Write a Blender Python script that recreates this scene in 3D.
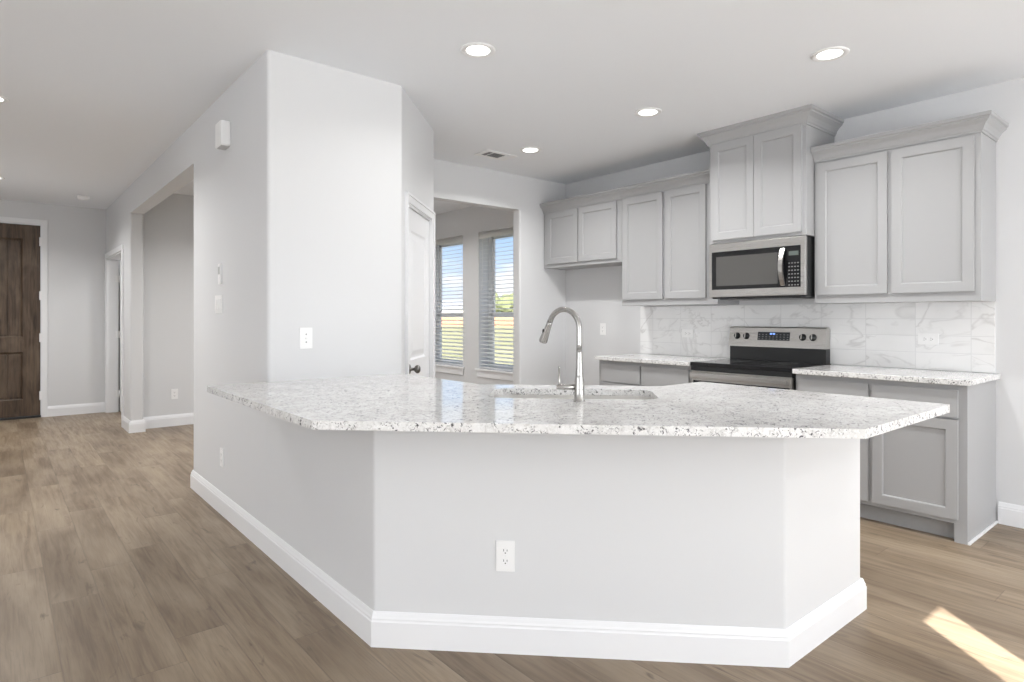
import bpy, bmesh, math, random
from mathutils import Vector, Matrix

random.seed(7)
for o in list(bpy.data.objects):
    bpy.data.objects.remove(o, do_unlink=True)
S = bpy.context.scene
COL = S.collection
R = math.radians
CEIL = 2.743

# ------------------------------------------------------------------ camera
cam = bpy.data.cameras.new('camera')
cam.sensor_width = 36.0
cam.sensor_fit = 'HORIZONTAL'
cam.lens = 618.0 / 1024.0 * 36.0
cam.shift_y = -(341.0 - 317.0) / 1024.0
cam.clip_start = 0.05
cam.clip_end = 900
camo = bpy.data.objects.new('camera', cam)
COL.objects.link(camo)
camo.location = (0, 0, 1.285)
camo.rotation_euler = (R(90), 0, R(-39.8))
S.camera = camo

# ------------------------------------------------------------------ view
S.view_settings.view_transform = 'Standard'
S.view_settings.look = 'None'
S.view_settings.gamma = 1.0
S.view_settings.use_curve_mapping = False
S.view_settings.exposure = 0.0

# ------------------------------------------------------------------ world: pale blue sky with thin cloud
W = bpy.data.worlds.new('sky'); S.world = W
W.use_nodes = True
nt = W.node_tree; nt.nodes.clear()
def wn(t): return nt.nodes.new(t)
tc = wn('ShaderNodeTexCoord'); sep = wn('ShaderNodeSeparateXYZ')
nt.links.new(tc.outputs['Generated'], sep.inputs[0])
ramp = wn('ShaderNodeValToRGB')
ramp.color_ramp.elements[0].position = 0.0; ramp.color_ramp.elements[0].color = (0.84, 0.90, 0.97, 1)
ramp.color_ramp.elements[1].position = 0.5; ramp.color_ramp.elements[1].color = (0.30, 0.46, 0.78, 1)
e = ramp.color_ramp.elements.new(0.13); e.color = (0.40, 0.60, 0.88, 1)
nt.links.new(sep.outputs[2], ramp.inputs[0])
mp = wn('ShaderNodeMapping'); mp.inputs['Scale'].default_value = (3, 3, 16)
nt.links.new(tc.outputs['Generated'], mp.inputs[0])
nz = wn('ShaderNodeTexNoise'); nz.inputs['Scale'].default_value = 1.6; nz.inputs['Detail'].default_value = 6
nt.links.new(mp.outputs[0], nz.inputs['Vector'])
cr = wn('ShaderNodeValToRGB')
cr.color_ramp.elements[0].position = 0.47; cr.color_ramp.elements[0].color = (0, 0, 0, 1)
cr.color_ramp.elements[1].position = 0.62; cr.color_ramp.elements[1].color = (1, 1, 1, 1)
nt.links.new(nz.outputs['Fac'], cr.inputs[0])
mx = wn('ShaderNodeMix'); mx.data_type = 'RGBA'
nt.links.new(cr.outputs[0], mx.inputs[0]); nt.links.new(ramp.outputs[0], mx.inputs[6])
mx.inputs[7].default_value = (0.95, 0.97, 1.0, 1)
bg = wn('ShaderNodeBackground'); bg.inputs[1].default_value = 1.3
out = wn('ShaderNodeOutputWorld')
nt.links.new(mx.outputs[2], bg.inputs[0]); nt.links.new(bg.outputs[0], out.inputs[0])

# ------------------------------------------------------------------ sun
sun = bpy.data.lights.new('sun', 'SUN'); sun.energy = 36.0; sun.angle = R(0.15); sun.color = (1.0, 0.97, 0.93)
suno = bpy.data.objects.new('sun', sun); COL.objects.link(suno)
SUN_H = Vector((0.63, 0.777, 0)).normalized(); SUN_EL = R(22)
sd = Vector((SUN_H.x * math.cos(SUN_EL), SUN_H.y * math.cos(SUN_EL), -math.sin(SUN_EL)))
suno.rotation_euler = sd.to_track_quat('-Z', 'Y').to_euler()

# ------------------------------------------------------------------ daylight at the living room's back windows, plus added fill lamps
def area(name, loc, direction, sx, sy, power, color=(1, 1, 1)):
    l = bpy.data.lights.new(name, 'AREA'); l.shape = 'RECTANGLE'; l.size = sx; l.size_y = sy
    l.energy = power; l.color = color
    o = bpy.data.objects.new(name, l); COL.objects.link(o); o.location = loc
    o.rotation_euler = Vector(direction).to_track_quat('-Z', 'Y').to_euler()
    return o
DAY = (0.97, 0.985, 1.0)
area('daylight_back', (2.55, -3.40, 1.35), (0, 1, .45), 3.9, 2.2, 122, DAY)
area('daylight_back', (-1.9, -3.40, 1.35), (0, 1, .45), 2.6, 2.2, 28, DAY)
area('fill_left', (-4.40, 0.6, 1.4), (1, 0, .5), 3.6, 2.1, 100, DAY)  # fill lamp added on the unseen left side
area('fill_entry', (-1.02, 7.9, 1.5), (1, 0, 0), 1.6, 1.9, 6, DAY)  # unseen fill lamp for the entry, at a wall without an opening

# ================================================================== materials
def mat(name, base=(0.8, 0.8, 0.8), rough=0.5, metal=0.0, spec=0.5, trans=0.0, emit=None, es=0.0):
    m = bpy.data.materials.new(name); m.use_nodes = True
    b = m.node_tree.nodes['Principled BSDF']
    b.inputs['Base Color'].default_value = (*base, 1)
    b.inputs['Roughness'].default_value = rough
    b.inputs['Metallic'].default_value = metal
    b.inputs['Specular IOR Level'].default_value = spec
    b.inputs['Transmission Weight'].default_value = trans
    if emit:
        b.inputs['Emission Color'].default_value = (*emit, 1)
        b.inputs['Emission Strength'].default_value = es
    return m
class NT:
    """small node-building helper"""
    def __init__(s, m): s.t = m.node_tree; s.b = s.t.nodes['Principled BSDF']; s.n = s.t.nodes; s.l = s.t.links
    def pos(s):
        g = s.n.new('ShaderNodeNewGeometry'); return g.outputs['Position']
    def objc(s):
        g = s.n.new('ShaderNodeTexCoord'); return g.outputs['Object']
    def mapv(s, v, scale=(1, 1, 1), rot=(0, 0, 0), loc=(0, 0, 0)):
        m = s.n.new('ShaderNodeMapping'); s.l.new(v, m.inputs[0])
        m.inputs['Scale'].default_value = scale; m.inputs['Rotation'].default_value = rot; m.inputs['Location'].default_value = loc
        return m.outputs[0]
    def noise(s, v, scale, detail=3, rough=0.5, dist=0.0):
        m = s.n.new('ShaderNodeTexNoise'); s.l.new(v, m.inputs['Vector'])
        m.inputs['Scale'].default_value = scale; m.inputs['Detail'].default_value = detail
        m.inputs['Roughness'].default_value = rough; m.inputs['Distortion'].default_value = dist
        return m.outputs['Fac']
    def voro(s, v, scale, feature='F1'):
        m = s.n.new('ShaderNodeTexVoronoi'); m.feature = feature; s.l.new(v, m.inputs['Vector'])
        m.inputs['Scale'].default_value = scale
        return m.outputs['Distance']
    def math(s, op, a, b=None, c=None):
        m = s.n.new('ShaderNodeMath'); m.operation = op
        for i, x in enumerate((a, b, c)):
            if x is None: continue
            if isinstance(x, (int, float)): m.inputs[i].default_value = x
            else: s.l.new(x, m.inputs[i])
        return m.outputs[0]
    def ramp(s, f, stops):
        r = s.n.new('ShaderNodeValToRGB'); s.l.new(f, r.inputs[0])
        els = r.color_ramp.elements
        while len(els) < len(stops): els.new(0.5)
        for el, (p, c) in zip(els, stops):
            el.position = p; el.color = (c, c, c, 1) if isinstance(c, (int, float)) else (*c, 1)
        return r.outputs[0]
    def mix(s, f, a, b, mode='MIX'):
        m = s.n.new('ShaderNodeMix'); m.data_type = 'RGBA'; m.blend_type = mode
        for i, x in ((0, f), (6, a), (7, b)):
            if isinstance(x, (int, float)): m.inputs[i].default_value = x
            elif isinstance(x, tuple): m.inputs[i].default_value = (*x, 1)
            else: s.l.new(x, m.inputs[i])
        return m.outputs[2]
    def sepxyz(s, v):
        m = s.n.new('ShaderNodeSeparateXYZ'); s.l.new(v, m.inputs[0]); return m.outputs
    def comb(s, x, y, z=0.0):
        m = s.n.new('ShaderNodeCombineXYZ')
        for i, q in enumerate((x, y, z)):
            if isinstance(q, (int, float)): m.inputs[i].default_value = q
            else: s.l.new(q, m.inputs[i])
        return m.outputs[0]
    def white(s, v):
        m = s.n.new('ShaderNodeTexWhiteNoise'); m.noise_dimensions = '2D'; s.l.new(v, m.inputs['Vector']); return m.outputs['Value']
    def bump(s, h, strength=0.2, dist=0.01):
        m = s.n.new('ShaderNodeBump'); s.l.new(h, m.inputs['Height']); m.inputs['Strength'].default_value = strength
        m.inputs['Distance'].default_value = dist; s.l.new(m.outputs[0], s.b.inputs['Normal'])
    def color(s, c): s.l.new(c, s.b.inputs['Base Color'])
    def rough(s, c): s.l.new(c, s.b.inputs['Roughness'])

def paint(name, base, rough=0.6, bump=0.06, scale=180):
    m = mat(name, base, rough, spec=0.3); n = NT(m)
    n.bump(n.noise(n.pos(), scale, 2), bump, 0.002)
    return m
M = {}
M['wall'] = paint('wall_paint', (0.70, 0.705, 0.715))
M['ceil'] = paint('ceiling_paint', (0.88, 0.90, 0.93), 0.8)
M['trim'] = paint('trim_paint', (0.83, 0.835, 0.85), 0.35, 0.01)
M['cab'] = paint('cabinet_paint', (0.41, 0.412, 0.418), 0.42, 0.012, 60)
M['plate'] = mat('white_plastic', (0.88, 0.88, 0.88), 0.35)
M['slot'] = mat('socket_slot', (0.12, 0.12, 0.12), 0.6)
M['vinyl'] = mat('window_vinyl', (0.86, 0.87, 0.88), 0.35)
M['blind'] = mat('blind_slat_white', (0.93, 0.93, 0.925), 0.45)
M['black'] = mat('black_enamel', (0.018, 0.019, 0.020), 0.3)
M['glassblack'] = mat('black_glass', (0.010, 0.010, 0.011), 0.04, spec=0.35)
M['dark'] = mat('dark_shadow_gap', (0.05, 0.05, 0.05), 0.8)
M['nickel'] = mat('brushed_nickel', (0.43, 0.42, 0.405), 0.24, 1.0)
M['bronze'] = mat('dark_nickel_knob', (0.20, 0.19, 0.18), 0.28, 1.0)
M['lens'] = mat('lamp_lens', (1, 1, 1), 0.4, emit=(1.0, 0.97, 0.92), es=6.0)
M['screen'] = mat('display_glass', (0.02, 0.025, 0.03), 0.15)
M['digits'] = mat('display_digits', (0.1, 0.2, 0.5), 0.3, emit=(0.25, 0.45, 1.0), es=1.6)
M['grout'] = mat('grout', (0.75, 0.75, 0.75), 0.8)

bt = M['blind'].node_tree; bb_ = bt.nodes['Principled BSDF']; tl = bt.nodes.new('ShaderNodeBsdfTranslucent'); tl.inputs[0].default_value = (.9, .9, .9, 1)
bm_ = bt.nodes.new('ShaderNodeMixShader'); bm_.inputs[0].default_value = 0.5
bo_ = bt.nodes['Material Output']; bt.links.new(bb_.outputs[0], bm_.inputs[1]); bt.links.new(tl.outputs[0], bm_.inputs[2]); bt.links.new(bm_.outputs[0], bo_.inputs[0])
# glass panes
g = bpy.data.materials.new('window_glass'); g.use_nodes = True; gt = g.node_tree; gt.nodes.clear()
go = gt.nodes.new('ShaderNodeOutputMaterial'); tr = gt.nodes.new('ShaderNodeBsdfTransparent'); gl = gt.nodes.new('ShaderNodeBsdfGlossy')
gl.inputs['Roughness'].default_value = 0.02
lw = gt.nodes.new('ShaderNodeLayerWeight'); lw.inputs[0].default_value = 0.5
pw_ = gt.nodes.new('ShaderNodeMath'); pw_.operation = 'POWER'; pw_.inputs[1].default_value = 4.0
ml_ = gt.nodes.new('ShaderNodeMath'); ml_.operation = 'MULTIPLY_ADD'; ml_.inputs[1].default_value = 0.5; ml_.inputs[2].default_value = 0.03
ms = gt.nodes.new('ShaderNodeMixShader')
gt.links.new(lw.outputs['Facing'], pw_.inputs[0]); gt.links.new(pw_.outputs[0], ml_.inputs[0]); gt.links.new(ml_.outputs[0], ms.inputs[0])
gt.links.new(tr.outputs[0], ms.inputs[1]); gt.links.new(gl.outputs[0], ms.inputs[2]); gt.links.new(ms.outputs[0], go.inputs[0])
M['glass'] = g

# brushed stainless
def steel(name, base, rough, axis):
    m = mat(name, base, rough, 1.0); n = NT(m)
    sc = [6, 6, 6]; sc[0] = 400; sc[2] = 400; sc[1] = 3
    if axis == 'z': sc = [400, 400, 3]
    f = n.noise(n.mapv(n.pos(), tuple(sc)), 1.0, 2)
    n.rough(n.ramp(f, [(0.3, rough * 0.8), (0.7, rough * 1.25)]))
    return m
M['steel'] = steel('stainless_steel', (0.53, 0.515, 0.495), 0.30, 'y')
M['sink'] = steel('sink_steel', (0.78, 0.77, 0.75), 0.38, 'y')

# floor planks, running along +Y
m = mat('wood_plank_floor', (0.3, 0.22, 0.16), 0.38, spec=0.4); n = NT(m)
px, py, pz = n.sepxyz(n.pos())
PW, PL = 0.182, 1.22
row = n.math('FLOOR', n.math('DIVIDE', px, PW))
sh = n.white(n.comb(row, 3.7))
yy = n.math('ADD', n.math('DIVIDE', py, PL), n.math('MULTIPLY', sh, 7.0))
colm = n.math('FLOOR', yy)
rid = n.white(n.comb(row, colm))
rid2 = n.white(n.comb(colm, row))
fx = n.math('FRACT', n.math('DIVIDE', px, PW)); fy = n.math('FRACT', yy)
gx = n.math('MINIMUM', fx, n.math('SUBTRACT', 1.0, fx)); gy = n.math('MINIMUM', fy, n.math('SUBTRACT', 1.0, fy))
gap = n.math('MINIMUM', n.math('MULTIPLY', gx, PW), n.math('MULTIPLY', gy, PL))
gapm = n.ramp(gap, [(0.0, 0.0), (0.0016, 1.0)])
gv = n.comb(n.math('ADD', n.math('MULTIPLY', px, 1.0), n.math('MULTIPLY', rid, 13.0)), n.math('ADD', py, n.math('MULTIPLY', rid2, 17.0)), 0.0)
grain = n.noise(n.mapv(gv, (34, 2.2, 1)), 1.0, 6, 0.6, 0.6)
cloud = n.noise(n.mapv(gv, (5, 1.3, 1)), 1.0, 3, 0.5, 0.4)
fine = n.noise(n.mapv(gv, (150, 5, 1)), 1.0, 3, 0.6)
knot = n.noise(n.mapv(gv, (11, 3.2, 1)), 1.0, 3, 0.55, 1.6)
base = n.mix(n.ramp(rid, [(0.0, 0.0), (1.0, 1.0)]), (0.180, 0.130, 0.084), (0.290, 0.220, 0.148))
base = n.mix(n.ramp(grain, [(0.34, 0.7), (0.60, 0.0)]), base, (0.130, 0.090, 0.062))
base = n.mix(n.ramp(cloud, [(0.40, 0.0), (0.68, 0.65)]), base, (0.37, 0.295, 0.212))
base = n.mix(n.ramp(fine, [(0.30, 0.30), (0.5, 0.0)]), base, (0.12, 0.085, 0.060))
base = n.mix(n.ramp(knot, [(0.24, 0.8), (0.36, 0.0)]), base, (0.095, 0.065, 0.045))
base = n.mix(gapm, n.mix(0.40, base, (0.10, 0.075, 0.055)), base)
n.color(base)
n.rough(n.ramp(grain, [(0.3, 0.46), (0.7, 0.34)]))
n.bump(gapm, 0.25, 0.002)
M['floor'] = m

# speckled granite
def granite(name):
    m = mat(name, (0.8, 0.8, 0.8), 0.07, spec=0.55); n = NT(m)
    p = n.pos()
    big = n.noise(p, 7, 4, 0.6, 0.6)
    med = n.noise(p, 48, 4, 0.7, 0.8)
    sp = n.noise(n.mapv(p, (1, 1, 1), loc=(3, 8, 1)), 120, 3, 0.6, 0.5)
    v = n.voro(p, 170)
    dk = n.noise(n.mapv(p, loc=(9, 2, 5)), 78, 3, 0.65, 1.2)
    dm = n.noise(n.mapv(p, loc=(1, 7, 3)), 16, 2, 0.5)
    c = n.mix(n.ramp(big, [(0.35, 0.0), (0.65, 1.0)]), (0.70, 0.695, 0.68), (0.83, 0.825, 0.82))
    c = n.mix(n.ramp(med, [(0.51, 0.0), (0.64, 0.65)]), c, (0.50, 0.49, 0.48))
    c = n.mix(n.ramp(sp, [(0.54, 0.0), (0.64, 0.85)]), c, (0.88, 0.88, 0.88))
    c = n.mix(n.ramp(v, [(0.10, 0.3), (0.22, 0.0)]), c, (0.33, 0.32, 0.315))
    c = n.mix(n.math('MULTIPLY', n.ramp(dk, [(0.572, 0.0), (0.60, 0.92)]), n.ramp(dm, [(0.38, 0.0), (0.48, 1.0)])), c, (0.055, 0.055, 0.062))
    n.color(c)
    return m
M['granite'] = granite('speckled_granite')

# marble-look wall tile (tiles on the wall plane x = const)
m = mat('marble_tile', (0.85, 0.85, 0.85), 0.12, spec=0.5); n = NT(m)
px, py, pz = n.sepxyz(n.pos())
TW, TH = 0.3125, 0.1125
u = n.math('DIVIDE', n.math('SUBTRACT', py, 1.158), TW); v = n.math('DIVIDE', n.math('SUBTRACT', pz, 0.935), TH)
cu = n.math('FLOOR', u); cv = n.math('FLOOR', v)
r1 = n.white(n.comb(cu, 3.3)); 
fu = n.math('FRACT', u); fv = n.math('FRACT', v)
gu = n.math('MULTIPLY', n.math('MINIMUM', fu, n.math('SUBTRACT', 1.0, fu)), TW)
gv_ = n.math('MULTIPLY', n.math('MINIMUM', fv, n.math('SUBTRACT', 1.0, fv)), TH)
gap = n.ramp(n.math('MINIMUM', gu, gv_), [(0.0, 0.0), (0.0022, 1.0)])
vp = n.comb(n.math('MULTIPLY', r1, 9.0), n.math('ADD', py, n.math('MULTIPLY', r1, 5.0)), pz)
vs = n.mapv(vp, (1, 2.0, 3.2), rot=(R(38), 0, 0))
vein = n.noise(vs, 1.0, 4, 0.5, 0.9)
vd = n.math('ABSOLUTE', n.math('SUBTRACT', vein, 0.5))
vein2 = n.noise(n.mapv(vp, (1, 1.6, 2.6), rot=(R(-30), 0, 0), loc=(2, 5, 7)), 1.3, 4, 0.5, 0.8)
vd2 = n.math('ABSOLUTE', n.math('SUBTRACT', vein2, 0.5))
msk = n.noise(vp, 3.5, 2)
c = n.mix(n.math('MULTIPLY', n.ramp(vd, [(0.0, 0.45), (0.022, 0.0)]), n.ramp(msk, [(0.44, 0.0), (0.56, 1.0)])), (0.86, 0.86, 0.86), (0.56, 0.555, 0.55))
c = n.mix(n.math('MULTIPLY', n.ramp(vd2, [(0.0, 0.5), (0.02, 0.0)]), n.ramp(msk, [(0.45, 1.0), (0.56, 0.0)])), c, (0.50, 0.49, 0.485))
c = n.mix(n.ramp(msk, [(0.5, 0.0), (0.75, 0.35)]), c, (0.72, 0.72, 0.72))
c = n.mix(gap, (0.72, 0.72, 0.725), c)
n.color(c); n.bump(gap, 0.3, 0.0015)
M['tile'] = m

# dark stained entry door
m = mat('dark_stained_wood', (0.1, 0.06, 0.04), 0.45, spec=0.4); n = NT(m)
p = n.pos()
gr = n.noise(n.mapv(p, (38, 38, 2.2)), 1.0, 5, 0.6, 0.8)
bl = n.noise(n.mapv(p, (7, 7, 2.4)), 1.0, 3, 0.5, 0.6)
c = n.mix(n.ramp(gr, [(0.3, 0.0), (0.7, 1.0)]), (0.030, 0.018, 0.011), (0.120, 0.078, 0.050))
c = n.mix(n.ramp(bl, [(0.45, 0.0), (0.75, 0.6)]), c, (0.20, 0.145, 0.10))
n.color(c); M['oak'] = m

# outside
m = mat('grass', (0.3, 0.33, 0.12), 0.9, spec=0.1); n = NT(m)
a = n.noise(n.pos(), 0.35, 5, 0.65); n.color(n.mix(n.ramp(a, [(0.35, 0.0), (0.65, 1.0)]), (0.165, 0.17, 0.09), (0.25, 0.235, 0.15))); M['grass'] = m
m = mat('cedar_fence', (0.55, 0.22, 0.10), 0.8, spec=0.1); n = NT(m)
a = n.noise(n.mapv(n.pos(), (6, 6, 0.6)), 1.0, 3); n.color(n.mix(a, (0.30, 0.15, 0.085), (0.24, 0.115, 0.06))); M['cedar'] = m
m = mat('tree_leaves', (0.1, 0.14, 0.05), 0.9, spec=0.1); n = NT(m)
a = n.noise(n.pos(), 1.2, 4, 0.7); n.color(n.mix(a, (0.05, 0.065, 0.03), (0.13, 0.14, 0.075))); M['leaf'] = m
M['bark'] = mat('tree_bark', (0.12, 0.09, 0.07), 0.9)
M['shingle'] = mat('roof_shingle', (0.13, 0.14, 0.16), 0.9)
M['brick'] = mat('pale_brick', (0.5, 0.44, 0.38), 0.9)
M['hill'] = mat('far_hill', (0.16, 0.22, 0.22), 0.95, spec=0.05)
M['concrete'] = mat('patio_concrete', (0.5, 0.49, 0.47), 0.8)

# ================================================================== mesh helpers
class MB:
    def __init__(s): s.bm = bmesh.new()
    def face(s, pts):
        vs = [s.bm.verts.new(p) for p in pts]
        try: return s.bm.faces.new(vs)
        except ValueError: return None
    def box(s, x0, x1, y0, y1, z0, z1, bev=0.0):
        x0, x1 = min(x0, x1), max(x0, x1); y0, y1 = min(y0, y1), max(y0, y1); z0, z1 = min(z0, z1), max(z0, z1)
        r = bmesh.ops.create_cube(s.bm, size=1.0)
        for v in r['verts']:
            v.co = Vector(((x0 + x1) / 2 + v.co.x * (x1 - x0), (y0 + y1) / 2 + v.co.y * (y1 - y0), (z0 + z1) / 2 + v.co.z * (z1 - z0)))
        if bev > 0:
            es = list({e for v in r['verts'] for e in v.link_edges})
            bmesh.ops.bevel(s.bm, geom=es, offset=bev, segments=2, profile=0.7, affect='EDGES')
        return s
    def prism(s, poly, z0, z1, cap=True):
        a = [s.bm.verts.new((p[0], p[1], z0)) for p in poly]; b = [s.bm.verts.new((p[0], p[1], z1)) for p in poly]
        n = len(poly)
        for i in range(n):
            j = (i + 1) % n
            s.bm.faces.new((a[i], a[j], b[j], b[i]))
        if cap:
            s.bm.faces.new(list(reversed(a))); s.bm.faces.new(b)
        return s
    def holed(s, outer, holes, z0, z1):
        """plan polygon with holes, from z0 to z1"""
        for zz in (z0, z1):
            es = []
            for lp in [outer] + holes:
                vs = [s.bm.verts.new((p[0], p[1], zz)) for p in lp]
                for i in range(len(vs)): es.append(s.bm.edges.new((vs[i], vs[(i + 1) % len(vs)])))
            bmesh.ops.triangle_fill(s.bm, edges=es, use_beauty=True)
        for lp in [outer] + holes:
            for i in range(len(lp)):
                p, q = lp[i], lp[(i + 1) % len(lp)]
                s.face([(p[0], p[1], z0), (q[0], q[1], z0), (q[0], q[1], z1), (p[0], p[1], z1)])
        bmesh.ops.remove_doubles(s.bm, verts=s.bm.verts[:], dist=1e-5)
        return s
    def sweep(s, prof, path, closed=False):
        """profile (offset to the right-hand side of the path, z) mitred along a plan path"""
        P = [Vector((p[0], p[1])) for p in path]; n = len(P); rings = []
        for i in range(n):
            d0 = (P[i] - P[i - 1]).normalized() if (i > 0 or closed) else None
            d1 = (P[(i + 1) % n] - P[i]).normalized() if (i < n - 1 or closed) else None
            if d0 is None: d0 = d1
            if d1 is None: d1 = d0
            n0 = Vector((d0.y, -d0.x)); n1 = Vector((d1.y, -d1.x))
            mm = (n0 + n1); mm = mm / max(0.2, mm.dot(n0)) if mm.length > 1e-6 else n0
            rings.append([s.bm.verts.new((P[i].x + mm.x * o, P[i].y + mm.y * o, z)) for o, z in prof])
        k = len(prof)
        for i in range(n if closed else n - 1):
            a, b = rings[i], rings[(i + 1) % n]
            for j in range(k):
                jj = (j + 1) % k
                s.bm.faces.new((a[j], a[jj], b[jj], b[j]))
        if not closed:
            s.bm.faces.new(list(reversed(rings[0]))); s.bm.faces.new(rings[-1])
        return s
    def tube(s, pts, rad, seg=16, cap=True):
        pts = [Vector(p) for p in pts]; n = len(pts)
        rads = rad if isinstance(rad, (list, tuple)) else [rad] * n
        t0 = (pts[1] - pts[0]).normalized()
        up = Vector((0, 0, 1)) if abs(t0.z) < 0.9 else Vector((1, 0, 0))
        u = t0.cross(up).normalized(); rings = []
        for i in range(n):
            t = ((pts[min(i + 1, n - 1)] - pts[max(i - 1, 0)])).normalized()
            u = (u - t * u.dot(t)).normalized(); w = t.cross(u)
            rings.append([s.bm.verts.new(pts[i] + (u * math.cos(2 * math.pi * k / seg) + w * math.sin(2 * math.pi * k / seg)) * rads[i]) for k in range(seg)])
        for i in range(n - 1):
            for k in range(seg):
                kk = (k + 1) % seg
                f = s.bm.faces.new((rings[i][k], rings[i][kk], rings[i + 1][kk], rings[i + 1][k])); f.smooth = True
        if cap:
            s.bm.faces.new(list(reversed(rings[0]))); s.bm.faces.new(rings[-1])
        return s
    def lathe(s, prof, c=(0, 0, 0), axis=(0, 0, 1), seg=32, closed_ends=True):
        """prof: (radius, height) along the axis from c"""
        ax = Vector(axis).normalized(); up = Vector((0, 0, 1)) if abs(ax.z) < 0.9 else Vector((1, 0, 0))
        u = ax.cross(up).normalized(); w = ax.cross(u); c = Vector(c)
        rings = []
        for r, h in prof:
            rings.append([s.bm.verts.new(c + ax * h + (u * math.cos(2 * math.pi * k / seg) + w * math.sin(2 * math.pi * k / seg)) * max(r, 1e-5)) for k in range(seg)])
        for i in range(len(rings) - 1):
            for k in range(seg):
                kk = (k + 1) % seg
                f = s.bm.faces.new((rings[i][k], rings[i][kk], rings[i + 1][kk], rings[i + 1][k])); f.smooth = True
        if closed_ends:
            s.bm.faces.new(list(reversed(rings[0]))); s.bm.faces.new(rings[-1])
        return s
    def panelled(s, O, U, V, N, w, h, t, panels, rings):
        """slab w x h x t from origin O (back lower corner), face normal N; each panel rect is sunk/raised through rings (inset, depth)"""
        O, U, V, N = Vector(O), Vector(U), Vector(V), Vector(N)
        P = lambda a, b, d: O + U * a + V * b + N * d
        us = sorted({0, w} | {q for p in panels for q in p[:2]}); vs = sorted({0, h} | {q for p in panels for q in p[2:]})
        for i in range(len(us) - 1):
            for j in range(len(vs) - 1):
                um, vm = (us[i] + us[i + 1]) / 2, (vs[j] + vs[j + 1]) / 2
                if any(p[0] < um < p[1] and p[2] < vm < p[3] for p in panels): continue
                s.face([P(us[i], vs[j], t), P(us[i + 1], vs[j], t), P(us[i + 1], vs[j + 1], t), P(us[i], vs[j + 1], t)])
        for p in panels:
            cur = (0.0, 0.0)
            rect = lambda r: [P(p[0] + r[0], p[2] + r[0], t + r[1]), P(p[1] - r[0], p[2] + r[0], t + r[1]), P(p[1] - r[0], p[3] - r[0], t + r[1]), P(p[0] + r[0], p[3] - r[0], t + r[1])]
            a = rect(cur)
            for r in rings:
                b = rect(r)
                for k in range(4):
                    kk = (k + 1) % 4
                    s.face([a[k], a[kk], b[kk], b[k]])
                a = b
            s.face(a)
        s.face([P(0, 0, 0), P(0, h, 0), P(w, h, 0), P(w, 0, 0)])
        for a, b in (((0, 0), (w, 0)), ((w, 0), (w, h)), ((w, h), (0, h)), ((0, h), (0, 0))):
            s.face([P(*a, 0), P(*b, 0), P(*b, t), P(*a, t)])
        return s
    def xf(s, mtx):
        bmesh.ops.transform(s.bm, matrix=mtx, verts=s.bm.verts[:]); return s

def build(name, mb, material, parent=None, local=False, smooth=False):
    bm = mb.bm
    if parent is not None and not local:
        q = parent; mt = Matrix.Identity(4)
        while q is not None:
            mt = q.matrix_basis @ mt if False else (Matrix.Translation(q.location) @ q.rotation_euler.to_matrix().to_4x4()) @ mt
            q = q.parent
        bmesh.ops.transform(bm, matrix=mt.inverted(), verts=bm.verts[:])
    bmesh.ops.recalc_face_normals(bm, faces=bm.faces[:])
    me = bpy.data.meshes.new(name); bm.to_mesh(me); bm.free()
    mats = material if isinstance(material, list) else [material]
    for x in mats: me.materials.append(x)
    if smooth:
        for p in me.polygons: p.use_smooth = True
    o = bpy.data.objects.new(name, me); COL.objects.link(o)
    if parent is not None: o.parent = parent
    return o
def thing(name, label, cat, loc=(0, 0, 0), rotz=0.0, group=None):
    o = bpy.data.objects.new(name, None); COL.objects.link(o)
    o.empty_display_size = 0.05
    o.location = loc; o.rotation_euler = (0, 0, rotz); o['label'] = label; o['category'] = cat
    if group: o['group'] = group
    return o
def tag(o, label, cat, group=None):
    o['label'] = label; o['category'] = cat
    if group: o['group'] = group
    return o
def struct(name, mb, m, parent=None, smooth=False):
    o = build(name, mb, m, parent, smooth=smooth)
    if parent is None: o['kind'] = 'structure'
    return o
def sempty(name, loc=(0, 0, 0)):
    o = bpy.data.objects.new(name, None); COL.objects.link(o); o.location = loc; o['kind'] = 'structure'; o.empty_display_size = 0.05
    return o
def copy_tree(o, parent=None):
    c = o.copy(); COL.objects.link(c)
    if parent is not None: c.parent = parent
    for ch in [q for q in bpy.data.objects if q.parent == o]:
        copy_tree(ch, c)
    return c
def rounded(poly, rad, seg=6):
    """round chosen plan corners; rad: dict index -> radius"""
    outp = []; n = len(poly)
    for i, p in enumerate(poly):
        r = rad.get(i, 0) if isinstance(rad, dict) else rad
        if not r: outp.append(p); continue
        a = Vector(poly[i - 1]); b = Vector(p); c = Vector(poly[(i + 1) % n])
        d0 = (a - b).normalized(); d1 = (c - b).normalized(); ang = d0.angle(d1); tl = r / math.tan(ang / 2)
        s0 = b + d0 * tl; s1 = b + d1 * tl; cen = b + (d0 + d1).normalized() * (r / math.sin(ang / 2))
        a0 = math.atan2(s0.y - cen.y, s0.x - cen.x); a1 = math.atan2(s1.y - cen.y, s1.x - cen.x)
        da = (a1 - a0 + math.pi) % (2 * math.pi) - math.pi
        for k in range(seg + 1):
            t = a0 + da * k / seg; outp.append((cen.x + r * math.cos(t), cen.y + r * math.sin(t)))
    return outp
def rrect(cx, cy, w, h, r, seg=6, rot=0.0):
    pts = rounded([(-w / 2, -h / 2), (w / 2, -h / 2), (w / 2, h / 2), (-w / 2, h / 2)], r, seg)
    c, s_ = math.cos(rot), math.sin(rot)
    return [(cx + x * c - y * s_, cy + x * s_ + y * c) for x, y in pts]

# ================================================================== ROOM SHELL
XH = 1.133      # hall wall face
XB = 4.80      # kitchen back wall face
YN = 4.84      # wall between kitchen and nook
YP = 3.44     # pantry front face
YF = 9.95      # entry wall face
YS = -3.5      # living room back wall face
XL = -4.5      # living room left wall face

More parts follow.
